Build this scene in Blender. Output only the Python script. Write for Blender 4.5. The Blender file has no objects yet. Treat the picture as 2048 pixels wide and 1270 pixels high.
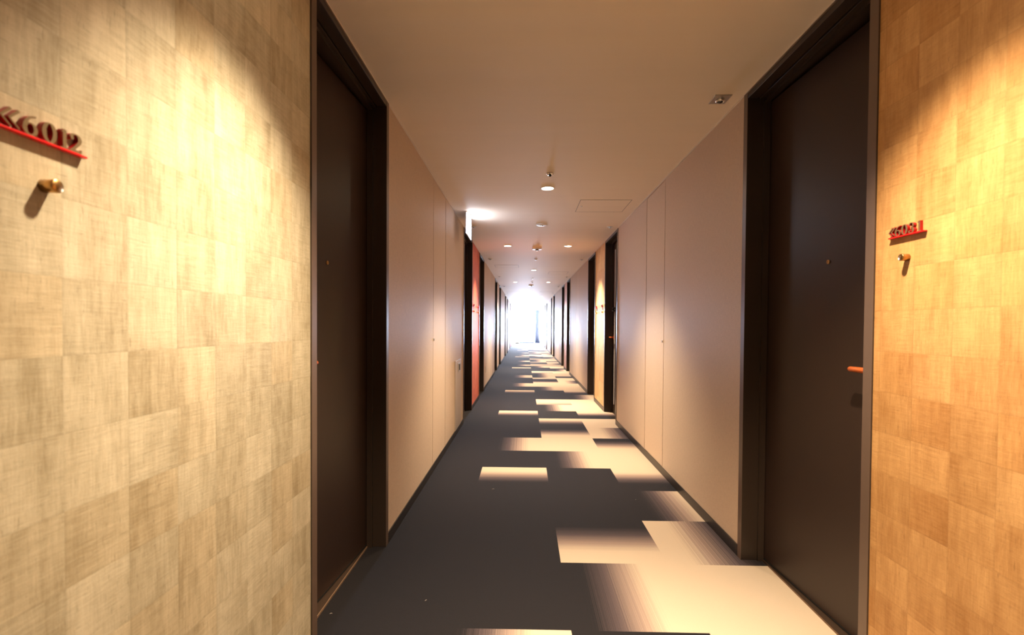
import bpy, bmesh, math, random
from mathutils import Vector, Matrix
random.seed(7)
PI = math.pi
scene = bpy.context.scene
COL = scene.collection

# ------------------------------------------------------------------ camera
H = 2.218; AL = -0.689; AR = 1.044; CX = 0.178; YEND = 30.7; YBACK = -3.0
yaw, pitch, roll, hcam = 0.02123, -0.01826, 0.00654, 1.10912
c, s = math.cos(yaw), math.sin(yaw); cp, sp = math.cos(pitch), math.sin(pitch)
Zv = Vector((0, 0, 1)); fw = Vector((-s, c, 0)); rt = Vector((c, s, 0))
F = fw * cp + Zv * sp; U0 = Zv * cp - fw * sp
cr, sr = math.cos(roll), math.sin(roll)
R = rt * cr + U0 * sr; U = U0 * cr - rt * sr
cam_data = bpy.data.cameras.new('camera')
cam = bpy.data.objects.new('camera', cam_data); COL.objects.link(cam)
m = Matrix.Identity(4)
for i in range(3):
    m[i][0] = R[i]; m[i][1] = U[i]; m[i][2] = -F[i]
m[2][3] = hcam
cam.matrix_world = m
cam_data.sensor_fit = 'HORIZONTAL'; cam_data.sensor_width = 36.0
cam_data.lens = 956.15 / 2048 * 36
cam_data.shift_x = (1024 - 1028.58) / 2048
cam_data.shift_y = (669.07 - 635) / 2048
cam_data.clip_start = 0.02; cam_data.clip_end = 200
cam_data.dof.use_dof = True; cam_data.dof.focus_distance = 3.2; cam_data.dof.aperture_fstop = 4.0
scene.camera = cam

# ------------------------------------------------------------------ world, daylight, exposure
scene.view_settings.view_transform = 'Standard'
scene.view_settings.look = 'None'
scene.view_settings.gamma = 1.0
scene.view_settings.use_curve_mapping = False
scene.view_settings.exposure = 0.3
world = bpy.data.worlds.new('world'); scene.world = world; world.use_nodes = True
bg = world.node_tree.nodes['Background']
bg.inputs['Color'].default_value = (0.72, 0.84, 1.0, 1); bg.inputs['Strength'].default_value = 5.0
WARM = (1.0, 0.79, 0.54)
LAMP_C = 300.0      # centre line downlights, W
LAMP_W = 290.0      # wall washing downlights, W
DAY = 2500.0       # daylight through the end window, W
ld = bpy.data.lights.new('daylight', 'AREA'); ld.shape = 'RECTANGLE'
ld.size = 1.70; ld.size_y = 2.16; ld.energy = DAY; ld.color = (0.62, 0.75, 1.0)
lo = bpy.data.objects.new('daylight', ld); COL.objects.link(lo)
lo.location = (CX, YEND + 0.35, 1.1); lo.rotation_euler = (-PI / 2, 0, 0)

# ------------------------------------------------------------------ material helpers
def new_mat(name):
    mt = bpy.data.materials.new(name); mt.use_nodes = True
    return mt, mt.node_tree, mt.node_tree.nodes['Principled BSDF']
class NB:
    def __init__(self, nt): self.nt = nt
    def n(self, t, **k):
        nd = self.nt.nodes.new(t)
        for a, b in k.items(): setattr(nd, a, b)
        return nd
    def put(self, sock, v):
        if isinstance(v, bpy.types.NodeSocket): self.nt.links.new(v, sock)
        else: sock.default_value = v
    def math(self, op, a, b=0.0, cc=None, clamp=False):
        nd = self.n('ShaderNodeMath', operation=op); nd.use_clamp = clamp
        self.put(nd.inputs[0], a); self.put(nd.inputs[1], b)
        if cc is not None: self.put(nd.inputs[2], cc)
        return nd.outputs[0]
    def mix(self, f, a, b, bt='MIX'):
        nd = self.n('ShaderNodeMix', data_type='RGBA', blend_type=bt)
        self.put(nd.inputs[0], f); self.put(nd.inputs[6], a); self.put(nd.inputs[7], b)
        return nd.outputs[2]
    def comb(self, x, y, z):
        nd = self.n('ShaderNodeCombineXYZ')
        self.put(nd.inputs[0], x); self.put(nd.inputs[1], y); self.put(nd.inputs[2], z)
        return nd.outputs[0]
    def noise(self, vec, scale=1.0, detail=3.0, rough=0.5):
        nd = self.n('ShaderNodeTexNoise'); self.put(nd.inputs['Vector'], vec)
        nd.inputs['Scale'].default_value = scale; nd.inputs['Detail'].default_value = detail
        nd.inputs['Roughness'].default_value = rough
        return nd.outputs['Fac']
    def white(self, vec):
        nd = self.n('ShaderNodeTexWhiteNoise', noise_dimensions='3D'); self.put(nd.inputs['Vector'], vec)
        return nd.outputs['Value']
    def pos(self):
        g = self.n('ShaderNodeTexCoord'); sx = self.n('ShaderNodeSeparateXYZ')
        self.nt.links.new(g.outputs['Object'], sx.inputs[0]); return sx.outputs
    def maprange(self, v, a, b, c2, d):
        nd = self.n('ShaderNodeMapRange'); self.put(nd.inputs[0], v)
        for i, q in enumerate((a, b, c2, d)): nd.inputs[i + 1].default_value = q
        return nd.outputs[0]
    def bump(self, h, strength, dist, bsdf):
        nd = self.n('ShaderNodeBump'); self.put(nd.inputs['Height'], h)
        nd.inputs['Strength'].default_value = strength; nd.inputs['Distance'].default_value = dist
        self.nt.links.new(nd.outputs[0], bsdf.inputs['Normal'])
def rgb(*a): return (a[0], a[1], a[2], 1.0)
def simple(name, col, rough=0.5, metal=0.0, spec=0.5, var=0.06, vscale=30.0, bump=0.0):
    mt, nt, b = new_mat(name); nb = NB(nt)
    tc = nb.n('ShaderNodeTexCoord')
    f = nb.noise(tc.outputs['Object'], vscale, 3)
    dark = rgb(*[x * (1 - var) for x in col]); lite = rgb(*[min(1, x * (1 + var)) for x in col])
    nb.put(b.inputs['Base Color'], nb.mix(f, dark, lite))
    b.inputs['Roughness'].default_value = rough; b.inputs['Metallic'].default_value = metal
    b.inputs['Specular IOR Level'].default_value = spec
    if bump: nb.bump(f, bump, 0.002, b)
    return mt
def emis(name, col, strength):
    mt, nt, b = new_mat(name)
    b.inputs['Base Color'].default_value = rgb(*col)
    b.inputs['Emission Color'].default_value = rgb(*col)
    b.inputs['Emission Strength'].default_value = strength
    return mt

def wallpaper(name, dark, lite, ph_y, ph_z, seed):
    """woven paper laid in small squares, each square with its own tone and fibre direction"""
    mt, nt, b = new_mat(name); nb = NB(nt); x, y, z = nb.pos()
    u = nb.math('DIVIDE', nb.math('SUBTRACT', y, ph_y), 0.1175)
    v = nb.math('DIVIDE', nb.math('SUBTRACT', z, ph_z), 0.1175)
    iu, iv = nb.math('FLOOR', u), nb.math('FLOOR', v)
    fu, fv = nb.math('FRACT', u), nb.math('FRACT', v)
    r1 = nb.white(nb.comb(iu, iv, seed)); r2 = nb.white(nb.comb(iu, iv, seed + 3.3)); r3 = nb.white(nb.comb(iv, iu, seed + 9.1))
    vert = nb.noise(nb.comb(nb.math('MULTIPLY', y, 150.0), nb.math('ADD', nb.math('MULTIPLY', z, 16.0), nb.math('MULTIPLY', r3, 40.0)), 0.0), 1.0, 5, 0.72)
    horz = nb.noise(nb.comb(nb.math('MULTIPLY', y, 18.0), nb.math('MULTIPLY', z, 150.0), nb.math('MULTIPLY', r1, 30.0)), 1.0, 5, 0.72)
    broad = nb.noise(nb.comb(nb.math('MULTIPLY', y, 34.0), nb.math('MULTIPLY', z, 6.0), nb.math('MULTIPLY', r2, 50.0)), 1.0, 2, 0.5)
    blot = nb.noise(nb.comb(nb.math('MULTIPLY', y, 16.0), nb.math('MULTIPLY', z, 16.0), nb.math('MULTIPLY', r3, 20.0)), 1.0, 3, 0.6)
    # tone: per square + drift across it + streaks + fibres
    t = nb.math('MULTIPLY', r1, 0.42)
    g = nb.math('MULTIPLY', nb.math('SUBTRACT', fu, 0.5), nb.math('MULTIPLY', nb.math('SUBTRACT', r2, 0.5), 0.7))
    t = nb.math('ADD', t, g)
    t = nb.math('ADD', t, nb.math('MULTIPLY', nb.math('SUBTRACT', broad, 0.5), 1.1))
    t = nb.math('ADD', t, nb.math('MULTIPLY', nb.math('SUBTRACT', blot, 0.5), 0.6))
    vh = nb.maprange(r3, 0.35, 0.65, 1.25, 0.55); hh = nb.maprange(r3, 0.35, 0.65, 0.45, 1.1)
    t = nb.math('ADD', t, nb.math('MULTIPLY', nb.math('SUBTRACT', vert, 0.5), vh))
    t = nb.math('ADD', t, nb.math('MULTIPLY', nb.math('SUBTRACT', horz, 0.5), hh))
    t = nb.math('ADD', t, 0.33, clamp=True)
    col = nb.mix(t, rgb(*dark), rgb(*lite))
    # some squares are a warmer shade
    col = nb.mix(nb.maprange(r2, 0.55, 1.0, 0.0, 0.35), col, nb.mix(1.0, col, rgb(1.0, 0.86, 0.68), 'MULTIPLY'))
    # dark broken threads
    th = nb.math('MULTIPLY', nb.maprange(nb.noise(nb.comb(nb.math('MULTIPLY', y, 260.0), nb.math('MULTIPLY', z, 34.0), 5.0), 1.0, 3, 0.6), 0.61, 0.70, 0.0, 1.0), 0.42)
    th2 = nb.math('MULTIPLY', nb.maprange(nb.noise(nb.comb(nb.math('MULTIPLY', y, 38.0), nb.math('MULTIPLY', z, 260.0), 9.0), 1.0, 3, 0.6), 0.62, 0.71, 0.0, 1.0), 0.38)
    col = nb.mix(nb.math('ADD', th, th2), col, rgb(*[q * 0.6 for q in dark]))
    # lap at each seam
    eu = nb.maprange(fu, 0.0, 0.04, 0.30, 0.0); ev = nb.maprange(fv, 0.0, 0.035, 0.28, 0.0)
    col = nb.mix(nb.math('MAXIMUM', eu, ev), col, rgb(*[q * 0.7 for q in dark]))
    nb.put(b.inputs['Base Color'], col)
    b.inputs['Roughness'].default_value = 0.55; b.inputs['Specular IOR Level'].default_value = 0.35
    nb.bump(nb.math('ADD', vert, horz), 0.35, 0.0015, b)
    return mt

def linen(name, col, rough=0.56, spec=0.52):
    """plain wall covering with a fine vertical weave"""
    mt, nt, b = new_mat(name); nb = NB(nt); x, y, z = nb.pos()
    a = nb.noise(nb.comb(nb.math('MULTIPLY', y, 420.0), nb.math('MULTIPLY', z, 40.0), x), 1.0, 2, 0.6)
    h = nb.noise(nb.comb(nb.math('MULTIPLY', y, 40.0), nb.math('MULTIPLY', z, 420.0), x), 1.0, 2, 0.6)
    w = nb.math('MULTIPLY', nb.math('ADD', a, h), 0.5)
    nb.put(b.inputs['Base Color'], nb.mix(nb.maprange(w, 0.35, 0.65, 0.0, 1.0), rgb(*[q * 0.88 for q in col]), rgb(*[min(1, q * 1.08) for q in col])))
    b.inputs['Roughness'].default_value = rough; b.inputs['Specular IOR Level'].default_value = spec
    nb.bump(w, 0.25, 0.0008, b)
    return mt

def carpet_material():
    mt, nt, b = new_mat('carpet_tiles'); nb = NB(nt)
    at = nb.n('ShaderNodeAttribute', attribute_name='tone'); tone = at.outputs['Fac']
    ar = nb.n('ShaderNodeAttribute', attribute_name='tile'); tid = ar.outputs['Fac']
    x, y, z = nb.pos()
    # yarn lines run square to each tile's own gradient
    st = nb.noise(nb.comb(nb.math('MULTIPLY', tone, 150.0), tid, 0.0), 1.0, 3, 0.75)
    t = nb.math('ADD', tone, nb.math('MULTIPLY', nb.math('SUBTRACT', st, 0.5), 0.36))
    grain = nb.noise(nb.comb(nb.math('MULTIPLY', x, 330.0), nb.math('MULTIPLY', y, 330.0), 0.0), 1.0, 3, 0.7)
    t = nb.math('ADD', t, nb.math('MULTIPLY', nb.math('SUBTRACT', grain, 0.5), 0.14))
    rmp = nb.n('ShaderNodeValToRGB'); nb.put(rmp.inputs[0], t)
    e = rmp.color_ramp.elements
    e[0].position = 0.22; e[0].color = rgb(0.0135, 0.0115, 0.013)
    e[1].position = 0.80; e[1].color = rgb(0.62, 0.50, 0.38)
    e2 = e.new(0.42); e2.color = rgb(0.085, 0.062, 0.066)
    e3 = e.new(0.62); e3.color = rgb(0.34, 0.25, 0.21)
    col = nb.mix(nb.maprange(grain, 0.3, 0.7, 0.0, 0.5), rmp.outputs[0], rgb(0.5, 0.5, 0.5), 'SOFT_LIGHT')
    nb.put(b.inputs['Base Color'], col)
    b.inputs['Roughness'].default_value = 0.9; b.inputs['Specular IOR Level'].default_value = 0.18
    b.inputs['Sheen Weight'].default_value = 0.05; b.inputs['Sheen Roughness'].default_value = 0.35
    nb.bump(grain, 0.5, 0.003, b)
    return mt

def ceiling_material():
    mt, nt, b = new_mat('ceiling_paint'); nb = NB(nt); x, y, z = nb.pos()
    f = nb.noise(nb.comb(nb.math('MULTIPLY', x, 0.9), nb.math('MULTIPLY', y, 9.0), 0.0), 1.0, 4, 0.6)
    nb.put(b.inputs['Base Color'], nb.mix(f, rgb(0.83, 0.72, 0.59), rgb(0.88, 0.77, 0.64)))
    b.inputs['Roughness'].default_value = 0.66; b.inputs['Specular IOR Level'].default_value = 0.3
    nb.bump(f, 0.3, 0.004, b)
    return mt

M = {}
M['wp_left'] = wallpaper('wallpaper_khaki_gold', (0.31, 0.258, 0.160), (0.58, 0.515, 0.375), 0.6985, 1.177, 1.0)
M['wp_right'] = wallpaper('wallpaper_amber_gold', (0.38, 0.180, 0.055), (0.63, 0.355, 0.140), 1.071, 1.0405, 2.0)
M['wp_red'] = wallpaper('wallpaper_coral_red', (0.42, 0.07, 0.04), (0.70, 0.17, 0.09), 6.25, 1.06, 4.0)
M['wp_yellow'] = wallpaper('wallpaper_pale_yellow', (0.62, 0.40, 0.17), (0.90, 0.68, 0.36), 6.25, 1.06, 5.0)
M['wp_pink'] = wallpaper('wallpaper_dusty_pink', (0.45, 0.22, 0.20), (0.70, 0.42, 0.38), 11.9, 1.06, 6.0)
M['wp_sand'] = wallpaper('wallpaper_sand', (0.50, 0.36, 0.25), (0.78, 0.62, 0.46), 11.9, 1.06, 7.0)
M['linen'] = linen('wall_linen', (0.66, 0.51, 0.385))
M['panel'] = linen('shaft_door_linen', (0.68, 0.525, 0.395))
M['frame'] = simple('door_frame_enamel', (0.038, 0.025, 0.018), rough=0.36, spec=0.45, var=0.04)
M['leaf'] = simple('door_leaf_laminate', (0.033, 0.019, 0.0145), rough=0.44, spec=0.45, var=0.04)
M['base'] = simple('skirting_dark', (0.022, 0.018, 0.016), rough=0.38, spec=0.5)
M['bead'] = simple('ceiling_bead_paint', (0.80, 0.72, 0.64), rough=0.4)
M['ceiling'] = ceiling_material()
M['carpet'] = carpet_material()
M['sill'] = simple('threshold_metal', (0.20, 0.13, 0.09), rough=0.35, metal=0.8)
M['silltrim'] = simple('threshold_edge_brass', (0.70, 0.45, 0.28), rough=0.35, metal=0.7)
M['gasket'] = simple('black_rubber', (0.008, 0.008, 0.008), rough=0.7)
M['brass'] = simple('brushed_brass', (0.52, 0.31, 0.12), rough=0.30, metal=1.0)
M['copper'] = simple('polished_copper_wood', (0.75, 0.18, 0.045), rough=0.22, metal=0.35)
M['bronze'] = simple('bronze_numeral_face', (0.26, 0.18, 0.095), rough=0.42, metal=0.6)
M['red'] = simple('red_acrylic', (0.75, 0.010, 0.012), rough=0.25, spec=0.6)
M['red_side'] = simple('dark_red_enamel', (0.30, 0.005, 0.006), rough=0.35, spec=0.4)  # shade on the numeral sides is put into this darker red
M['edge_trim'] = simple('frame_edge_brown', (0.13, 0.085, 0.062), rough=0.35, spec=0.5, var=0.04)
M['steel'] = simple('satin_steel', (0.52, 0.50, 0.48), rough=0.32, metal=0.9)
M['cabinet'] = simple('cabinet_brushed_metal', (0.56, 0.47, 0.40), rough=0.38, metal=0.35)
M['chrome'] = simple('chrome', (0.8, 0.8, 0.8), rough=0.08, metal=1.0)
M['white'] = simple('white_plastic', (0.76, 0.73, 0.69), rough=0.45)
M['grey_line'] = simple('hatch_joint_grey', (0.30, 0.26, 0.23), rough=0.6)
M['lens'] = simple('black_lens', (0.006, 0.006, 0.008), rough=0.05, spec=0.9)
M['pale_edge'] = simple('pale_grey_edge', (0.72, 0.74, 0.78), rough=0.3, metal=0.3)
M['lamp'] = emis('lamp_glow', (1.0, 0.78, 0.52), 60.0)
M['sign_glow'] = emis('sign_glow', (0.78, 0.84, 1.0), 14.0)
M['leafgreen'] = simple('plant_leaf', (0.06, 0.20, 0.08), rough=0.4)
M['pot'] = simple('glazed_pot', (0.62, 0.70, 0.72), rough=0.3)
M['curtain'] = simple('curtain_blue_grey', (0.16, 0.22, 0.36), rough=0.8)
M['winframe'] = simple('window_frame_white', (0.75, 0.76, 0.78), rough=0.4)
M['soil'] = simple('soil', (0.05, 0.03, 0.02), rough=0.9)
gm, gnt, gb = new_mat('window_glass')
gnb = NB(gnt); tr = gnb.n('ShaderNodeBsdfTransparent'); gl = gnb.n('ShaderNodeBsdfGlossy'); gl.inputs['Roughness'].default_value = 0.02
fr = gnb.n('ShaderNodeFresnel'); fr.inputs['IOR'].default_value = 1.45; mx = gnb.n('ShaderNodeMixShader')
gnt.links.new(fr.outputs[0], mx.inputs[0]); gnt.links.new(tr.outputs[0], mx.inputs[1]); gnt.links.new(gl.outputs[0], mx.inputs[2])
gnt.links.new(mx.outputs[0], gnt.nodes['Material Output'].inputs['Surface']); gnt.nodes.remove(gb)
M['glass'] = gm

# ------------------------------------------------------------------ object helpers
def box(bm, x0, x1, y0, y1, z0, z1, mi=0, bev=0.0):
    vs = [bm.verts.new((x, y, z)) for x in (x0, x1) for y in (y0, y1) for z in (z0, z1)]
    fs = []
    for q in ((0, 1, 3, 2), (4, 6, 7, 5), (0, 4, 5, 1), (2, 3, 7, 6), (0, 2, 6, 4), (1, 5, 7, 3)):
        f = bm.faces.new([vs[i] for i in q]); f.material_index = mi; fs.append(f)
    if bev:
        es = list({e for f in fs for e in f.edges})
        bmesh.ops.bevel(bm, geom=es, offset=bev, segments=2, affect='EDGES', profile=0.5)
def lathe(bm, prof, origin, axis='Z', seg=32, mi=0, caps=True):
    """revolve [(radius, height)] about an axis through origin"""
    rings = []
    for r, h in prof:
        ring = []
        for i in range(seg):
            a = 2 * PI * i / seg; p, q = r * math.cos(a), r * math.sin(a)
            v = (p, q, h) if axis == 'Z' else ((h, p, q) if axis == 'X' else (p, h, q))
            ring.append(bm.verts.new(Vector(origin) + Vector(v)))
        rings.append(ring)
    for a, b2 in zip(rings, rings[1:]):
        for i in range(seg):
            f = bm.faces.new((a[i], a[(i + 1) % seg], b2[(i + 1) % seg], b2[i])); f.material_index = mi; f.smooth = True
    if caps:
        for ring in (rings[0], rings[-1]):
            f = bm.faces.new(ring); f.material_index = mi
def link_mesh(name, bm, mats, parent=None):
    bmesh.ops.recalc_face_normals(bm, faces=bm.faces)
    me = bpy.data.meshes.new(name); bm.to_mesh(me); bm.free()
    for q in (mats if isinstance(mats, (list, tuple)) else [mats]): me.materials.append(M[q])
    ob = bpy.data.objects.new(name, me); COL.objects.link(ob)
    if parent: ob.parent = parent
    return ob
def tag(o, label=None, cat=None, group=None, kind=None):
    if label: o['label'] = label
    if cat: o['category'] = cat
    if group: o['group'] = group
    if kind: o['kind'] = kind
    return o
def empty(name, loc=(0, 0, 0)):
    o = bpy.data.objects.new(name, None); o.empty_display_size = 0.05
    o.location = loc; COL.objects.link(o); return o
def copy_tree(o, parent=None):
    q = o.copy(); COL.objects.link(q)
    if parent: q.parent = parent
    for ch in list(o.children): copy_tree(ch, q)
    return q

# ------------------------------------------------------------------ layout
# door openings (y0, y1) on each side, one pair every 5.6 m with papered wall between the two
L_DOORS = [(1.525, 2.392), (5.372, 6.258), (7.24, 8.085), (11.05, 11.95), (12.95, 13.80), (16.65, 17.52), (18.60, 19.45), (22.30, 23.15), (24.15, 25.0)]
R_DOORS = [(1.450, 2.320), (5.400, 6.252), (7.09, 7.90), (11.0, 11.82), (12.58, 13.42), (16.55, 17.40), (18.06, 18.90), (22.05, 22.85), (23.75, 24.55)]
L_SHAFT = [(3.588, 4.160), (9.21, 9.78), (14.85, 15.4), (20.5, 21.05)]
R_SHAFT = [(3.603, 4.150), (9.17, 9.75), (14.75, 15.3), (20.4, 20.95)]
SHAFT_GAP = 0.010

# ------------------------------------------------------------------ floor: carpet tiles
def floor():
    r0 = 1.7275
    D, L = ('d',), ('l',)
    # per row: tiles for columns -1,0,1,2.  gx = dark to light left to right, xg = reverse,
    # gy = light at the near edge, yg = light at the far edge
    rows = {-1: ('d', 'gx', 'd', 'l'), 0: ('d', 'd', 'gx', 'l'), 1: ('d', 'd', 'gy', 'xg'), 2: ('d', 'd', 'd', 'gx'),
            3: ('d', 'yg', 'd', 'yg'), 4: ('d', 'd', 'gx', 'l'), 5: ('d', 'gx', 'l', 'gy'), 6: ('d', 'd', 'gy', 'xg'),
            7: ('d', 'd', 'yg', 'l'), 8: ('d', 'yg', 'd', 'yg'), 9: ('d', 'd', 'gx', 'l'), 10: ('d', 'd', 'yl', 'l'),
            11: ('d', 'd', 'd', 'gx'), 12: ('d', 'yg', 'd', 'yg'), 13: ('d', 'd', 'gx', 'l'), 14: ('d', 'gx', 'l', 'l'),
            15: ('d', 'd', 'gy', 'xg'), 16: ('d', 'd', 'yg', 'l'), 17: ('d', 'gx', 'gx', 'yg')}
    xs = [-0.822, -0.322, 0.178, 0.678, 1.178]
    bm = bmesh.new(); tl = bm.loops.layers.float.new('tone'); il = bm.loops.layers.float.new('tile')
    X0, X1 = -0.92, 1.28
    k0 = int(math.floor((YBACK - r0) / 0.5)); k1 = int(math.ceil((YEND + 0.2 - r0) / 0.5))
    tid = 0
    for k in range(k0, k1):
        row = rows.get(k) or rows[9 + ((k - 9) % 9)] if k > 17 else rows.get(k, rows[(k % 9) + 0])
        for j in range(4):
            a, b2 = xs[j], xs[j + 1]
            if j == 0: a = X0
            if j == 3: b2 = X1
            y0, y1 = r0 + .5 * k, r0 + .5 * (k + 1); t = row[j]; tid += 1
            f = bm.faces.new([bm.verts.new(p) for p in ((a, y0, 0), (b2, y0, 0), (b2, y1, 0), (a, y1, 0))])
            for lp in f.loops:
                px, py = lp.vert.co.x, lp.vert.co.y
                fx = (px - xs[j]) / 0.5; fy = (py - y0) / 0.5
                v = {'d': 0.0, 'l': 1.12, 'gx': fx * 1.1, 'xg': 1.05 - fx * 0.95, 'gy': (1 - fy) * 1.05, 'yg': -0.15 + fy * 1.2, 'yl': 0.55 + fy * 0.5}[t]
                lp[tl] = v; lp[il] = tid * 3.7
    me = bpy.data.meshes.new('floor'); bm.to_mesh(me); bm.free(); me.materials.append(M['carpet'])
    o = bpy.data.objects.new('floor', me); COL.objects.link(o)
    tag(o, 'carpet of square tiles shading from charcoal on the left to cream on the right', 'floor', kind='structure')
    bm = bmesh.new(); box(bm, -1.1, 1.45, YBACK - .1, YEND + .2, -0.12, -0.004)
    sl = link_mesh('floor_slab', bm, 'grey_line', o)
floor()

# ------------------------------------------------------------------ ceiling
bm = bmesh.new(); box(bm, -1.1, 1.45, YBACK - .1, YEND + .2, H, H + 0.12)
ceil = link_mesh('ceiling', bm, 'ceiling'); tag(ceil, 'smooth cream painted ceiling running the whole corridor', 'ceiling', kind='structure')

# ------------------------------------------------------------------ walls
DEPTH = 0.22                       # wall build-up behind the face
def wall(side):
    X = AL if side == 'left' else AR; sg = -1 if side == 'left' else 1
    doors = L_DOORS if side == 'left' else R_DOORS; shafts = L_SHAFT if side == 'left' else R_SHAFT
    papers = {0: 'wp_left', 1: 'wp_red', 2: 'wp_sand', 3: 'wp_left', 4: 'wp_red'} if side == 'left' else {0: 'wp_right', 1: 'wp_yellow', 2: 'wp_pink', 3: 'wp_yellow', 4: 'wp_right'}
    segs = []                       # (y0, y1, kind, index)
    y = YBACK
    segs.append((YBACK, -0.30, 'plain', 0)); segs.append((-0.30, doors[0][0], 'paper', 0)); y = doors[0][1]
    pi = 1
    for i in range(1, len(doors), 2):
        segs.append((y, doors[i][0], 'plain', 0))
        segs.append((doors[i][1], doors[i + 1][0], 'paper', pi)); pi += 1
        y = doors[i + 1][1]
    segs.append((y, YEND, 'plain', 0))
    bm = bmesh.new()
    xa, xb = sorted((X, X + sg * DEPTH))
    root = None; papers_todo = []
    for (a, b2, kd, ix) in segs:
        if kd == 'plain':
            cuts = [q for q in shafts if a < q[0] < b2]; yy = a
            for (s0, s1) in cuts:
                box(bm, xa, xb, yy, s0, 0, H); yy = s1
                box(bm, xa, xb, s0, s1, H - 0.012, H); box(bm, xa, xb, s0, s1, 0, 0.055)
                # wall continues behind the flush shaft door
                q0, q1 = sorted((X + sg * 0.045, X + sg * DEPTH)); box(bm, q0, q1, s0, s1, 0.055, H - 0.012)
            box(bm, xa, xb, yy, b2, 0, H)
        else: papers_todo.append((a, b2, ix))
    # closed back of the wall so that nothing shows through the door gaps
    q0, q1 = sorted((X + sg * DEPTH, X + sg * (DEPTH + 0.06))); box(bm, q0, q1, YBACK, YEND, 0, H)
    for (a, b2) in doors: box(bm, xa, xb, a, b2, H - 0.006, H)
    root = link_mesh('wall_' + side, bm, 'linen')
    tag(root, 'beige linen covered corridor wall on the %s' % side, 'wall', kind='structure')
    for (a, b2, ix) in papers_todo:
        bm = bmesh.new(); box(bm, xa, xb, a, b2, 0, H)
        o = link_mesh('wallpaper_panel', bm, papers[ix], root)
        o['label'] = {'wp_left': 'khaki gold wallpaper in small squares', 'wp_right': 'amber gold wallpaper in small squares', 'wp_red': 'coral red wallpaper', 'wp_yellow': 'pale yellow wallpaper', 'wp_pink': 'dusty pink wallpaper', 'wp_sand': 'sand coloured wallpaper'}[papers[ix]]
    # skirting, in lengths between the doors
    bm = bmesh.new(); t = 0.006
    p0, p1 = sorted((X, X - sg * t))
    for (a, b2, kd, ix) in segs: box(bm, p0, p1, a, b2, 0, 0.054)
    o = link_mesh('baseboard_' + side, bm, 'base'); tag(o, 'low dark skirting along the %s wall' % side, 'baseboard', kind='structure')
    bm = bmesh.new(); p0, p1 = sorted((X, X - sg * 0.005))
    box(bm, p0, p1, YBACK, YEND, H - 0.006, H)
    o = link_mesh('trim_' + side, bm, 'bead'); tag(o, 'thin pale bead where the %s wall meets the ceiling' % side, 'trim', kind='structure')
wall('left'); wall('right')

# ------------------------------------------------------------------ doors
door_no = [0]
def lever(bm, X, sg, yb, dirn, z):
    # rose, neck and round lever bar; X is the leaf face, sg points away from the corridor
    lathe(bm, [(0.0001, 0), (0.026, 0), (0.026, 0.006), (0.022, 0.009), (0.0001, 0.009)] if sg < 0 else [(0.0001, 0), (0.026, 0), (0.026, -0.006), (0.022, -0.009), (0.0001, -0.009)], (X, yb, z), 'X', 28, caps=False)
    n = -sg
    lathe(bm, [(0.010, n * 0.006), (0.009, n * 0.03), (0.0105, n * 0.055)], (X, yb, z), 'X', 20)
    prof = [(0.0001, -0.016), (0.006, -0.0155), (0.0092, -0.012), (0.0098, 0.0), (0.0098, 0.06), (0.0094, 0.112), (0.007, 0.119), (0.0001, 0.122)]
    prof = [(r, h * dirn) for r, h in prof]
    lathe(bm, prof, (X + n * 0.052, yb, z), 'Y', 20, caps=False)
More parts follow.
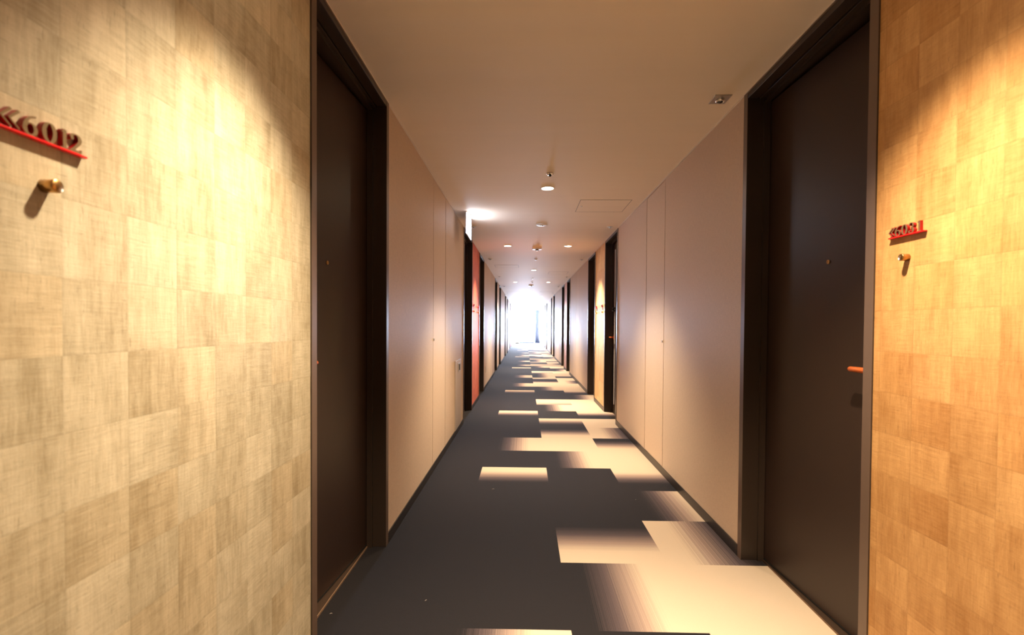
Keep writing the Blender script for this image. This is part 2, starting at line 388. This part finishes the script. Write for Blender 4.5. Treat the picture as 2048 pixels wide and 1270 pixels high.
def make_door(side, y0, y1, ajar=0.0, detail=1, handle_far=False, label=''):
    door_no[0] += 1; X = AL if side == 'left' else AR; sg = -1 if side == 'left' else 1
    rec = 0.092 if side == 'left' else 0.100
    root = empty('door_%d' % door_no[0], (X, (y0 + y1) / 2, 0)); tag(root, label, 'door', kind='structure')
    inv = Matrix.Translation(-Vector(root.location))
    def fin(name, bm, mats, parent=root, lab=None):
        off = Vector(root.location)
        for v in bm.verts: v.co -= off
        o = link_mesh(name, bm, mats, parent)
        if lab: o['label'] = lab
        return o
    fwid = 0.036; pr = 0.004; hd = 0.030
    def xr(a, b2): return sorted((X + sg * a, X + sg * b2))
    # frame: two jambs with a stop, header with a groove
    bm = bmesh.new()
    for (a, b2, st) in ((y0, y0 + fwid, 1), (y1 - fwid, y1, -1)):
        q = xr(-pr, rec + 0.06); box(bm, q[0], q[1], a, b2, 0, H - 0.006, bev=0.0015)
        q = xr(rec - 0.03, rec - 0.003); e0, e1 = (b2, b2 + 0.012) if st > 0 else (a - 0.012, a)
        box(bm, q[0], q[1], e0, e1, 0, H - 0.04)
    q = xr(-pr, 0.045); box(bm, q[0], q[1], y0 + fwid, y1 - fwid, H - hd - 0.006, H - 0.006, bev=0.0015)
    q = xr(0.049, rec + 0.06); box(bm, q[0], q[1], y0 + fwid, y1 - fwid, H - hd - 0.010, H - 0.006, bev=0.0015)
    q = xr(rec - 0.03, rec - 0.003); box(bm, q[0], q[1], y0 + fwid, y1 - fwid, H - hd - 0.024, H - hd - 0.010)
    fr_ = fin('door_frame', bm, 'frame')
    bm = bmesh.new(); q = xr(-pr - 0.0015, -pr)
    box(bm, q[0], q[1], y0, y0 + fwid, 0, H - 0.006); box(bm, q[0], q[1], y1 - fwid, y1, 0, H - 0.006); box(bm, q[0], q[1], y0 + fwid, y1 - fwid, H - 0.014, H - 0.006)
    fin('edge_trim', bm, 'edge_trim', fr_, 'lighter brown face strip of the frame')
    # threshold plate with a pale metal edge on the corridor side
    bm = bmesh.new(); q = xr(rec - 0.004, rec + 0.07); box(bm, q[0], q[1], y0 + fwid, y1 - fwid, 0, 0.006)
    th = fin('threshold', bm, 'sill')
    bm = bmesh.new(); q = xr(rec - 0.007, rec - 0.004); box(bm, q[0], q[1], y0 + fwid, y1 - fwid, 0, 0.008)
    fin('threshold_edge', bm, 'silltrim' if side == 'left' else 'sill', th, 'pale metal edge' if side == 'left' else None)
    # leaf, hinged at the far jamb when ajar
    la, lb = y0 + fwid + 0.003, y1 - fwid - 0.003; Xf = X + sg * rec
    leaf_z0, leaf_z1 = 0.014, H - hd - 0.026
    hinge = Vector((Xf, lb, 0))
    rot = Matrix.Translation(hinge) @ Matrix.Rotation(sg * ajar * -1 * -1, 4, 'Z') @ Matrix.Translation(-hinge)
    def swing(bm):
        for v in bm.verts: v.co = rot @ v.co
    bm = bmesh.new(); q = xr(rec, rec + 0.04); box(bm, q[0], q[1], la, lb, leaf_z0, leaf_z1, bev=0.0015)
    swing(bm); lf = fin('door_leaf', bm, 'leaf')
    hy = la + 0.07 if not handle_far else lb - 0.07
    dirn = 1 if not handle_far else -1
    bm = bmesh.new(); lever(bm, Xf, sg, hy, dirn, 0.968); swing(bm); fin('door_handle', bm, 'copper', lf, 'orange copper lever')
    if detail:
        bm = bmesh.new(); lathe(bm, [(0.0085, 0), (0.0085, -sg * 0.003), (0.005, -sg * 0.0042), (0.0045, -sg * 0.002)], (Xf, (la + lb) / 2 - 0.02, 1.362), 'X', 24)
        swing(bm); fin('peephole', bm, 'brass', lf, 'small brass peephole')
        bm = bmesh.new(); q = xr(rec - 0.001, rec + 0.002); box(bm, q[0], q[1], la + 0.002, lb - 0.002, 0.008, leaf_z0)
        swing(bm); fin('door_seal', bm, 'gasket', lf, 'black seal')  # darkness of the gap below the leaf, made as a black strip
    if handle_far:
        bm = bmesh.new(); q = xr(rec - 0.004, rec); box(bm, q[0], q[1], lb - 0.105, lb - 0.035, 0.86, 1.12, bev=0.0015); fin('lock_plate', bm, 'brass', lf, 'tall bronze lock plate')
        bm = bmesh.new(); q = xr(rec - 0.006, rec); box(bm, q[0], q[1], lb - 0.165, lb - 0.115, 0.12, 2.08); fin('edge_strip', bm, 'pale_edge', lf, 'pale grey vertical strip')
        bm = bmesh.new(); q = xr(rec - 0.03, rec - 0.004)
        box(bm, q[0], q[1], lb - 0.17, lb - 0.08, 1.30, 1.315); box(bm, q[0], q[1], lb - 0.17, lb - 0.08, 1.335, 1.35); box(bm, q[0], q[1], lb - 0.10, lb - 0.08, 1.315, 1.335)
        fin('door_guard', bm, 'gasket', lf, 'black two-bar door guard')
    return root
ords = ['nearest', 'second', 'third', 'fourth', 'fifth', 'sixth', 'seventh', 'eighth', 'farthest']
for i, (a, b2) in enumerate(L_DOORS):
    near = i == 0
    make_door('left', a, b2, ajar=math.radians(3.6) if near else 0.0, detail=1 if i < 3 else 0,
              label='%s dark brown guest room door along the left wall%s' % (ords[i], ', beside the 6012 number' if near else ''))
for i, (a, b2) in enumerate(R_DOORS):
    near = i == 0
    make_door('right', a, b2, ajar=math.radians(3.0) if near else 0.0, detail=1 if i < 3 else 0, handle_far=(i == 1),
              label='%s dark brown guest room door along the right wall%s' % (ords[i], ', beside the 6031 number' if near else ''))
# flush shaft doors with a small lock
for side, lst in (('left', L_SHAFT), ('right', R_SHAFT)):
    X = AL if side == 'left' else AR; sg = -1 if side == 'left' else 1
    for i, (a, b2) in enumerate(lst):
        door_no[0] += 1
        root = empty('door_%d' % door_no[0], (X, (a + b2) / 2, 0))
        tag(root, '%s flush linen covered shaft door in the %s wall' % (ords[i], side), 'door', kind='structure')
        bm = bmesh.new(); q = sorted((0.0005 * sg, sg * 0.04)); hw = (b2 - a) / 2 - SHAFT_GAP
        box(bm, q[0], q[1], -hw, hw, 0.058, H - 0.016)
        lf = link_mesh('door_leaf', bm, 'panel', root)
        bm = bmesh.new(); yl = -hw + 0.03
        lathe(bm, [(0.011, 0.001 * sg), (0.011, -sg * 0.002), (0.007, -sg * 0.003)], (0, yl, 1.0), 'X', 24)
        lk = link_mesh('lock', bm, 'steel', lf); lk['label'] = 'small round steel lock'
        bm = bmesh.new(); q = sorted((-sg * 0.0032, -sg * 0.0028)); box(bm, q[0], q[1], yl - 0.0015, yl + 0.0015, 0.993, 1.007)
        lathe(bm, [(0.0032, -sg * 0.0028), (0.0032, -sg * 0.0033)], (0, yl, 1.004), 'X', 12)
        link_mesh('keyhole', bm, 'gasket', lf)

# ------------------------------------------------------------------ back wall and window end
bm = bmesh.new(); box(bm, -1.0, 1.35, YBACK - 0.1, YBACK, 0, H)
tag(link_mesh('wall_back', bm, 'linen'), 'beige wall closing the corridor behind the viewer', 'wall', kind='structure')
bm = bmesh.new()
box(bm, -1.0, AL + 0.03, YEND, YEND + 0.1, 0, H); box(bm, AR - 0.03, 1.35, YEND, YEND + 0.1, 0, H); box(bm, AL + .03, AR - .03, YEND, YEND + 0.1, H - 0.03, H)
tag(link_mesh('wall_front', bm, 'winframe'), 'white surround of the bright window at the corridor end', 'wall', kind='structure')
win = empty('window_1', (CX, YEND, 0)); tag(win, 'full height window flooding the far corridor end with daylight', 'window', kind='structure')
bm = bmesh.new()
for x in (-0.837, -0.32, 0.42, 0.836): box(bm, x - 0.018, x + 0.018, 0.02, 0.07, 0.0, H - 0.03)
for z in (0.0, H - 0.066): box(bm, -0.836, 0.836, 0.02, 0.07, z, z + 0.036)
link_mesh('window_frame', bm, 'winframe', win)
for (a, b2) in ((-0.818, -0.339), (-0.301, 0.401), (0.439, 0.817)):
    bm = bmesh.new(); box(bm, a, b2, 0.043, 0.049, 0.036, H - 0.066); link_mesh('pane', bm, 'glass', win)
# low dark rail of the entrance and the drawn curtain
bm = bmesh.new(); box(bm, -0.30, 0.60, 30.36, 30.60, 0.0, 0.09)
tag(link_mesh('floor_rail', bm, 'curtain'), 'low blue-grey rail on the floor in front of the end window', 'rail')
bm = bmesh.new(); n = 36; pts = []
ring0, ring1, ringm = [], [], []
for i in range(n + 1):
    t = i / n; xx = t * 0.17 - 0.085; w = 0.035 * math.sin(t * PI * 7)
    ring1.append(bm.verts.new((0.80 + xx * 1.5, 30.45 + w, 2.12)))
    ringm.append(bm.verts.new((0.80 + xx * 1.4, 30.45 + w * 0.8, 0.55)))
    ring0.append(bm.verts.new((0.83 + xx * 1.9, 30.45 + w * 1.4, 0.02)))
for a, b2 in ((ring0, ringm), (ringm, ring1)):
    for i in range(n): f = bm.faces.new((a[i], a[i + 1], b2[i + 1], b2[i])); f.smooth = True
cu = link_mesh('curtain', bm, 'curtain'); tag(cu, 'narrow blue-grey curtain gathered at the right of the end window', 'curtain')
sm = cu.modifiers.new('solid', 'SOLIDIFY'); sm.thickness = 0.004
bm = bmesh.new(); lathe(bm, [(0.011, -0.35), (0.011, 0.40)], (0.60, 30.45, 2.135), 'X', 16)
box(bm, 0.30, 0.315, 30.44, 30.46, 2.135, H); box(bm, 0.93, 0.945, 30.44, 30.46, 2.135, H)
tag(link_mesh('curtain_rod', bm, 'winframe'), 'white rod under the ceiling carrying the end curtain', 'rod')

# potted plant at the end
pl = empty('potted_plant', (-0.43, 29.9, 0)); tag(pl, 'potted plant in a pale pot standing left before the end window', 'plant')
bm = bmesh.new(); lathe(bm, [(0.0001, 0), (0.12, 0), (0.15, 0.06), (0.165, 0.26), (0.16, 0.28), (0.145, 0.28), (0.14, 0.25), (0.0001, 0.25)], (0, 0, 0), 'Z', 32, caps=False); link_mesh('pot', bm, 'pot', pl)
bm = bmesh.new(); lathe(bm, [(0.0001, 0.252), (0.141, 0.252)], (0, 0, 0), 'Z', 24, caps=False); link_mesh('soil', bm, 'soil', pl)
bm = bmesh.new()
for i in range(34):
    a = random.uniform(0, 2 * PI); ln = random.uniform(0.12, 0.26); up = random.uniform(0.5, 1.3)
    base = Vector((0.05 * math.cos(a), 0.05 * math.sin(a), 0.25)); d = Vector((math.cos(a), math.sin(a), up)).normalized(); sd = Vector((-math.sin(a), math.cos(a), 0))
    p = [base, base + d * ln * .5 + Vector((0, 0, .01)), base + d * ln - Vector((0, 0, ln * .25))]; w = [0.006, 0.022, 0.001]
    rr = [(bm.verts.new(q - sd * k), bm.verts.new(q + sd * k)) for q, k in zip(p, w)]
    for u2, v2 in zip(rr, rr[1:]): bm.faces.new((u2[0], u2[1], v2[1], v2[0]))
fo = link_mesh('foliage', bm, 'leafgreen', pl); fo.modifiers.new('solid', 'SOLIDIFY').thickness = 0.002

# ------------------------------------------------------------------ room number signs
def stroke(bm, pts, widths, org, su, d0, d1, sg, hgt, mi_side=1):
    """variable-width stroke in the (u, v) letter plane, extruded from depth d0 to d1 off the wall"""
    n = len(pts); L, Rr = [], []
    for i in range(n):
        a = Vector(pts[max(0, i - 1)]); b2 = Vector(pts[min(n - 1, i + 1)]); t = (b2 - a)
        if t.length < 1e-9: t = Vector((1, 0))
        t.normalize(); nn = Vector((-t.y, t.x)); p = Vector(pts[i]); w = widths[i] / 2 * 0.92
        L.append(p + nn * w); Rr.append(p - nn * w)
    def P(q, d): return bm.verts.new((org[0] - sg * d, org[1] + su * q.x * hgt * 1.15, org[2] + q.y * hgt))
    fl = [P(q, d1) for q in L]; fr = [P(q, d1) for q in Rr]; bl = [P(q, d0) for q in L]; br = [P(q, d0) for q in Rr]
    for i in range(n - 1):
        for q, mi in (((fl[i], fl[i + 1], fr[i + 1], fr[i]), 0), ((bl[i], br[i], br[i + 1], bl[i + 1]), mi_side), ((fl[i], bl[i], bl[i + 1], fl[i + 1]), mi_side), ((fr[i], fr[i + 1], br[i + 1], br[i]), mi_side)):
            f = bm.faces.new(q); f.material_index = mi
    for i in (0, n - 1):
        f = bm.faces.new((fl[i], fr[i], br[i], bl[i])); f.material_index = mi_side
def arc(cx, cy, rx, ry, a0, a1, n=28):
    return [(cx + rx * math.cos(math.radians(a0 + (a1 - a0) * i / n)), cy + ry * math.sin(math.radians(a0 + (a1 - a0) * i / n))) for i in range(n + 1)]
def vw(pts, thin, thick):
    out = []
    for i in range(len(pts)):
        a = Vector(pts[max(0, i - 1)]); b2 = Vector(pts[min(len(pts) - 1, i + 1)]); t = (b2 - a).normalized()
        out.append(thin + (thick - thin) * abs(t.y) ** 1.6)
    return out
def glyph(ch):
    """list of (points, widths), unit height"""
    G = []
    if ch == '0':
        p = arc(0.33, 0.5, 0.235, 0.46, 0, 360, 40); G.append((p, vw(p, 0.06, 0.20)))
    elif ch == '6':
        p = arc(0.34, 0.31, 0.225, 0.275, 0, 360, 36); G.append((p, vw(p, 0.06, 0.19)))
        p = arc(0.62, 0.36, 0.51, 0.60, 95, 180, 20); w = [0.07 + 0.12 * (i / 20) for i in range(21)]; G.append((p, w))
    elif ch == '1':
        G.append(([(0.30, 0.02), (0.30, 0.5), (0.30, 0.98)], [0.19] * 3))
        G.append(([(0.10, 0.84), (0.20, 0.86), (0.32, 0.97)], [0.03, 0.06, 0.08]))
        G.append(([(0.08, 0.025), (0.52, 0.025)], [0.05, 0.05]))
    elif ch == '2':
        p = arc(0.33, 0.70, 0.22, 0.26, 165, -35, 24); q = [(0.43, 0.43), (0.28, 0.22), (0.10, 0.06)]; p = p + q
        w = vw(p, 0.06, 0.20); G.append((p, w))
        G.append(([(0.05, 0.07), (0.35, 0.08), (0.60, 0.08), (0.63, 0.22)], [0.10, 0.16, 0.13, 0.03]))
        p = arc(0.155, 0.72, 0.04, 0.05, 0, 360, 14); G.append((p, [0.09] * len(p)))
    elif ch == '3':
        p = arc(0.30, 0.745, 0.20, 0.225, 150, -90, 22); G.append((p, vw(p, 0.055, 0.17)))
        p = arc(0.30, 0.28, 0.24, 0.25, 90, -150, 24); G.append((p, vw(p, 0.055, 0.19)))
        for cy in (0.80, 0.20):
            p = arc(0.14, cy, 0.04, 0.045, 0, 360, 14); G.append((p, [0.085] * len(p)))
    elif ch == '<':
        for dx in (0.0, 0.30):
            G.append(([(0.42 + dx, 0.92), (0.05 + dx, 0.48), (0.0 + dx, 0.44)], [0.13, 0.11, 0.04]))
            G.append(([(0.0 + dx, 0.50), (0.08 + dx, 0.42), (0.42 + dx, 0.06)], [0.05, 0.08, 0.06]))
    return G
def number_sign(side, text, starts, zbase, hgt, bar, label, parent_loc):
    sg = -1 if side == 'left' else 1; X = AL if side == 'left' else AR
    root = empty('room_number_sign', parent_loc); tag(root, label, 'sign', 'room number signs')
    off = Vector(parent_loc)
    # letters read from the corridor: on the left wall text runs away from the camera (+y), on the right towards it (-y)
    su = 1 if side == 'left' else -1
    d0, d1 = 0.0005, 0.0085
    for ch, yy in zip(text, starts):
        bm = bmesh.new()
        for gi, (pts, w) in enumerate(glyph(ch)): stroke(bm, pts, w, (X, yy, zbase), su, d0 + gi * 0.0002, d1 + gi * 0.0003, sg, hgt)
        for v in bm.verts: v.co -= off
        link_mesh('numeral' if ch != '<' else 'chevron_mark', bm, ['bronze', 'red_side'], root)
    bm = bmesh.new(); q = sorted((X, X - sg * 0.0095)); y0, y1 = sorted(bar)
    box(bm, q[0], q[1], y0, y1, zbase - 0.0032, zbase, bev=0.0006)
    for v in bm.verts: v.co -= off
    o = link_mesh('ledge', bm, 'red', root); o['label'] = 'glossy red ledge under the numerals'
number_sign('left', '<6012', (0.6090, 0.6365, 0.6635, 0.6870, 0.7030), 1.3665, 0.0285, (0.600, 0.7325), 'raised bronze number 6012 on a red ledge on the khaki gold wallpaper', (AL, 0.68, 1.35))
number_sign('right', '<6031', (1.3900, 1.3680, 1.3445, 1.3210, 1.2945), 1.3650, 0.0285, (1.3905, 1.268), 'raised bronze number 6031 on a red ledge on the amber wallpaper', (AR, 1.32, 1.36))
# far number signs as small pairs beside each papered wall
def far_sign(X, sg, y, z, lab, grp):
    root = empty('room_number_sign', (X, y, z)); tag(root, lab, 'sign', grp)
    for i in range(4):
        bm = bmesh.new()
        for pts, w in glyph('60'[i % 2] if i < 3 else '1'): stroke(bm, pts, w, (0, (-0.05 + i * 0.026) * -sg, 0.003), -sg, 0.005, 0.017, sg, 0.030)
        link_mesh('numeral', bm, ['bronze', 'red_side'], root)
    bm = bmesh.new(); q = sorted((0, -sg * 0.019)); box(bm, q[0], q[1], -0.06, 0.06, 0, 0.003); link_mesh('ledge', bm, 'red', root)
    return root
for (side, y, w) in (('left', 6.42, 'near the nearer end of the coral red wallpaper'), ('left', 7.05, 'near the far end of the coral red wallpaper'),
                     ('right', 6.42, 'near the nearer end of the pale yellow wallpaper'), ('right', 6.92, 'near the far end of the pale yellow wallpaper')):
    far_sign(AL if side == 'left' else AR, -1 if side == 'left' else 1, y, 1.365, 'small raised room number %s' % w, 'room number signs')

# ------------------------------------------------------------------ brass pegs
def peg(side, y, z, label):
    sg = -1 if side == 'left' else 1; X = AL if side == 'left' else AR; n = -sg
    bm = bmesh.new(); lathe(bm, [(0.0001, 0), (0.0095, 0), (0.0095, n * 0.0195), (0.0088, n * 0.0204), (0.0001, n * 0.0204)], (0, 0, 0), 'X', 36, caps=False)
    o = link_mesh('wall_peg', bm, 'brass'); o.location = (X, y, z); tag(o, label, 'peg', 'brass wall pegs')
peg('left', 0.6735, 1.3045, 'round brass peg below the 6012 number')
peg('right', 1.3295, 1.3025, 'round brass peg below the 6031 number')
for (side, y, w) in (('left', 6.42, 'nearer coral red wallpaper number'), ('left', 7.05, 'farther coral red wallpaper number'), ('right', 6.42, 'nearer pale yellow wallpaper number'), ('right', 6.92, 'farther pale yellow wallpaper number')):
    peg(side, y, 1.300, 'small brass peg below the %s' % w)

# ------------------------------------------------------------------ ceiling fittings
def ring_bm(r_out, r_in, dz):
    bm = bmesh.new(); lathe(bm, [(r_in, 0.0), (r_out, 0.0), (r_out, -dz * .5), (r_out - 0.004, -dz), (r_in + .002, -dz), (r_in, -dz * .3), (r_in, 0.0)], (0, 0, 0), 'Z', 48, caps=False); return bm
def downlight(x, y, watts, label, group, tilt=0.0, spot=100, lit=True):
    root = empty('downlight', (x, y, H)); tag(root, label, 'ceiling light', group)
    link_mesh('trim_ring', ring_bm(0.056, 0.047, 0.005), 'white', root)
    bm = bmesh.new(); lathe(bm, [(0.0001, -0.0012), (0.048, -0.0012)], (0, 0, 0), 'Z', 36, caps=False); o = link_mesh('lamp', bm, 'lamp', root); o['label'] = 'glowing warm lamp'
    li = bpy.data.lights.new('lamp_light', 'SPOT'); li.energy = watts; li.color = WARM; li.spot_size = math.radians(spot); li.spot_blend = 1.0; li.shadow_soft_size = 0.03
    lo2 = bpy.data.objects.new('lamp_light', li); COL.objects.link(lo2); lo2.parent = root; lo2.location = (0, 0, -0.04); lo2.rotation_euler = (0, tilt, 0)
    return root
po = ['nearest', 'second', 'third', 'fourth']
for i, y in enumerate((3.87, 9.51, 15.1, 20.7)):
    downlight(CX, y, LAMP_C, 'lit round downlight on the ceiling centre line, %s one' % po[i], 'centre line downlights', spot=98)
po2 = ['overhead', 'over the first coloured wallpaper', 'over the second coloured wallpaper', 'over the third coloured wallpaper', 'over the fourth coloured wallpaper']
for i, y in enumerate((1.08, 6.65, 12.15, 17.8, 23.4)):
    for sx, x in ((-1, -0.24), (1, 0.595)):
        downlight(x, y, LAMP_W, 'lit round downlight left of the centre line, %s' % po2[i] if sx < 0 else 'lit round downlight right of the centre line, %s' % po2[i], 'wall washing downlights', tilt=-sx * math.radians(4), spot=87)

# smoke detector
sd = empty('smoke_detector', (0.180, 5.26, H)); tag(sd, 'flat white round smoke detector on the ceiling beyond the hatch', 'smoke detector')
bm = bmesh.new(); lathe(bm, [(0.0001, 0), (0.062, 0), (0.063, -0.005), (0.050, -0.008), (0.0001, -0.009)], (0, 0, 0), 'Z', 40, caps=False); link_mesh('housing', bm, 'white', sd)
bm = bmesh.new(); lathe(bm, [(0.0001, -0.009), (0.018, -0.009), (0.016, -0.014), (0.0001, -0.0145)], (0, 0, 0), 'Z', 28, caps=False); link_mesh('sensor_head', bm, 'steel', sd)
# small chrome dome before the first downlight
so = empty('ceiling_sensor', (0.178, 3.50, H)); tag(so, 'small chrome-rimmed sensor just before the nearest centre downlight', 'sensor')
bm = bmesh.new(); lathe(bm, [(0.0001, 0), (0.028, 0), (0.028, -0.006), (0.020, -0.010), (0.0001, -0.010)], (0, 0, 0), 'Z', 32, caps=False); link_mesh('housing', bm, 'chrome', so)
bm = bmesh.new(); lathe(bm, [(0.0001, -0.010), (0.011, -0.010), (0.008, -0.022), (0.0001, -0.025)], (0, 0, 0), 'Z', 24, caps=False); link_mesh('lens', bm, 'lens', so)
# square fitting close to the right wall
sq = empty('ceiling_sensor', (0.943, 2.365, H)); tag(sq, 'square metal ceiling plate with a dark lens by the right wall', 'sensor')
bm = bmesh.new(); box(bm, -0.040, 0.040, -0.045, 0.045, -0.004, 0, bev=0.001); link_mesh('plate', bm, 'steel', sq)
bm = bmesh.new(); lathe(bm, [(0.022, -0.004), (0.022, -0.012), (0.017, -0.016), (0.015, -0.008)], (0, 0, 0), 'Z', 32); link_mesh('bezel', bm, 'chrome', sq)
bm = bmesh.new(); lathe(bm, [(0.0001, -0.0165), (0.014, -0.0165), (0.010, -0.020), (0.0001, -0.021)], (0, 0, 0), 'Z', 24, caps=False); link_mesh('lens', bm, 'lens', sq)
# emergency fitting with a dark face
def box_fitting(y, label, w=0.065):
    r_ = empty('emergency_light', (0.172, y, H)); tag(r_, label, 'emergency light', 'ceiling emergency fittings')
    bm = bmesh.new(); box(bm, -w, w, -0.05, 0.05, -0.016, 0, bev=0.003); link_mesh('housing', bm, 'white', r_)
    bm = bmesh.new(); lathe(bm, [(0.0001, -0.016), (0.026, -0.016), (0.022, -0.026), (0.010, -0.030), (0.0001, -0.030)], (0, 0, 0), 'Z', 28, caps=False); link_mesh('lens', bm, 'lens', r_)
box_fitting(6.87, 'square ceiling fitting with a dark lens between the two nearest wall downlights')
box_fitting(13.07, 'square ceiling fitting with a dark lens far along the centre line')
# sprinkler heads along both sides and on the centre line
def sprinkler(x, y, label, rr=0.034):
    r_ = empty('sprinkler', (x, y, H)); tag(r_, label, 'sprinkler', 'ceiling sprinklers')
    link_mesh('escutcheon', ring_bm(rr, rr * .62, 0.006), 'white', r_)
    bm = bmesh.new(); lathe(bm, [(0.0001, -0.001), (rr * .6, -0.001), (rr * .4, -0.004), (0.004, -0.005), (0.004, -0.014), (0.012, -0.015), (0.012, -0.017), (0.0001, -0.017)], (0, 0, 0), 'Z', 24, caps=False); link_mesh('nozzle', bm, 'steel', r_)
for i, y in enumerate((5.36, 7.98, 10.8, 13.44, 16.1)):
    for sx, x in (('left', -0.58), ('right', 0.943)):
        sprinkler(x, y, '%s sprinkler head of the %s ceiling row' % (ords[i] if i < 4 else 'fifth', sx))
for i, y in enumerate((7.98, 11.2, 12.1, 18.9)): sprinkler(0.182, y, '%s sprinkler head on the ceiling centre line' % ords[i], 0.026)
# access hatches
def hatch(x0, x1, y0, y1, label):
    r_ = empty('ceiling_hatch', ((x0 + x1) / 2, (y0 + y1) / 2, H)); tag(r_, label, 'hatch', 'ceiling access hatches')
    hx, hy = (x1 - x0) / 2, (y1 - y0) / 2; t = 0.005
    bm = bmesh.new()
    box(bm, -hx, hx, -hy, -hy + t, -0.0015, 0); box(bm, -hx, hx, hy - t, hy, -0.0015, 0); box(bm, -hx, -hx + t, -hy, hy, -0.0015, 0); box(bm, hx - t, hx, -hy, hy, -0.0015, 0)
    link_mesh('hatch_frame', bm, 'grey_line', r_)
    bm = bmesh.new(); box(bm, -hx + t, hx - t, -hy + t, hy - t, -0.001, 0); link_mesh('hatch_cover', bm, 'ceiling', r_)
    bm = bmesh.new(); lathe(bm, [(0.0001, -0.001), (0.009, -0.001), (0.008, -0.003), (0.0001, -0.003)], (-hx + 0.035, 0, 0), 'Z', 18, caps=False); link_mesh('latch', bm, 'steel', r_)
hatch(0.483, 0.935, 4.225, 4.665, 'square ceiling hatch right of the nearest centre downlight')
hatch(-0.556, -0.117, 8.74, 9.12, 'ceiling hatch on the left beyond the coral red wallpaper')
hatch(0.493, 0.89, 9.78, 10.23, 'ceiling hatch on the right before the second pair of doors')
hatch(0.50, 0.93, 15.4, 15.8, 'distant ceiling hatch on the right')
hatch(-0.60, -0.16, 15.4, 15.8, 'distant ceiling hatch on the left')

# ------------------------------------------------------------------ illuminated sign on the left
es = empty('exit_sign', (-0.565, 4.80, H)); tag(es, 'glowing white sign hanging from the ceiling near the left wall', 'sign')
bm = bmesh.new(); box(bm, -0.006, 0.004, -0.175, 0.175, -0.225, -0.008, bev=0.003); link_mesh('housing', bm, 'white', es)
bm = bmesh.new(); box(bm, 0.004, 0.006, -0.170, 0.170, -0.220, -0.013); o = link_mesh('light_face', bm, 'sign_glow', es); o['label'] = 'glowing white face'
bm = bmesh.new(); box(bm, -0.005, 0.003, -0.1765, -0.1752, -0.218, -0.013); o = link_mesh('light_edge', bm, 'sign_glow', es); o['label'] = 'glowing front edge'
bm = bmesh.new(); box(bm, -0.018, 0.018, -0.06, 0.06, -0.010, 0); link_mesh('mounting_plate', bm, 'white', es)

# low cabinet door in the left wall
cb = empty('service_cabinet', (AL, 4.915, 0)); tag(cb, 'low pale metal cabinet door set in the left wall before the second door', 'cabinet')
bm = bmesh.new(); box(bm, 0.0, 0.010, -0.20, 0.20, 0.058, 0.755, bev=0.002); link_mesh('cabinet_door', bm, 'cabinet', cb)
bm = bmesh.new(); box(bm, 0.010, 0.013, -0.03, 0.12, 0.63, 0.72, bev=0.001); o = link_mesh('handle_plate', bm, 'steel', cb)
bm = bmesh.new(); box(bm, 0.013, 0.018, 0.05, 0.075, 0.645, 0.705); link_mesh('pull', bm, 'gasket', o)
# outlet
ou = empty('wall_outlet', (AL, 8.55, 0.33)); tag(ou, 'small white wall outlet low on the left wall beyond the third door', 'outlet')
bm = bmesh.new(); box(bm, 0, 0.006, -0.035, 0.035, -0.06, 0.06, bev=0.002); link_mesh('cover_plate', bm, 'white', ou)
for y in (-0.009, 0.006):
    bm = bmesh.new(); box(bm, 0.0058, 0.0064, y, y + 0.003, -0.005, 0.005); link_mesh('socket_slot', bm, 'gasket', ou)

# bits of lint on the carpet
for (x, y, rz, sc, lab) in ((-0.205, 3.225, 0.05, 1.0, 'white scrap of lint left of centre on the dark carpet'), (0.72, 3.06, 0.4, 0.5, 'white speck of lint right of centre on the dark carpet'),
                            (0.99, 2.9, 0.9, 0.4, 'white speck of lint beside the right skirting'), (-0.39, 1.90, 0.7, 0.6, 'curl of white lint on the near left carpet'), (-0.735, 1.80, 0.2, 0.6, 'white speck of lint before the left threshold')):
    bm = bmesh.new(); pv = []
    for i in range(7):
        t = i / 6 - .5; pv.append((t * 0.016, 0.002 * math.sin(t * 6), 0.0006 + 0.001 * math.cos(t * 5)))
    for i in range(7):
        pass
    rings = []
    for p in pv: rings.append([bm.verts.new((p[0], p[1] + 0.0008 * math.cos(a), p[2] + 0.0006 * math.sin(a))) for a in (0, PI / 2, PI, 3 * PI / 2)])
    for a, b2 in zip(rings, rings[1:]):
        for i in range(4): bm.faces.new((a[i], a[(i + 1) % 4], b2[(i + 1) % 4], b2[i]))
    bm.faces.new(rings[0]); bm.faces.new(rings[-1])
    o = link_mesh('lint', bm, 'bead'); o.location = (x, y, 0.0); o.rotation_euler = (0, 0, rz); o.scale = (sc, sc, 1); tag(o, lab, 'lint', 'bits of lint')
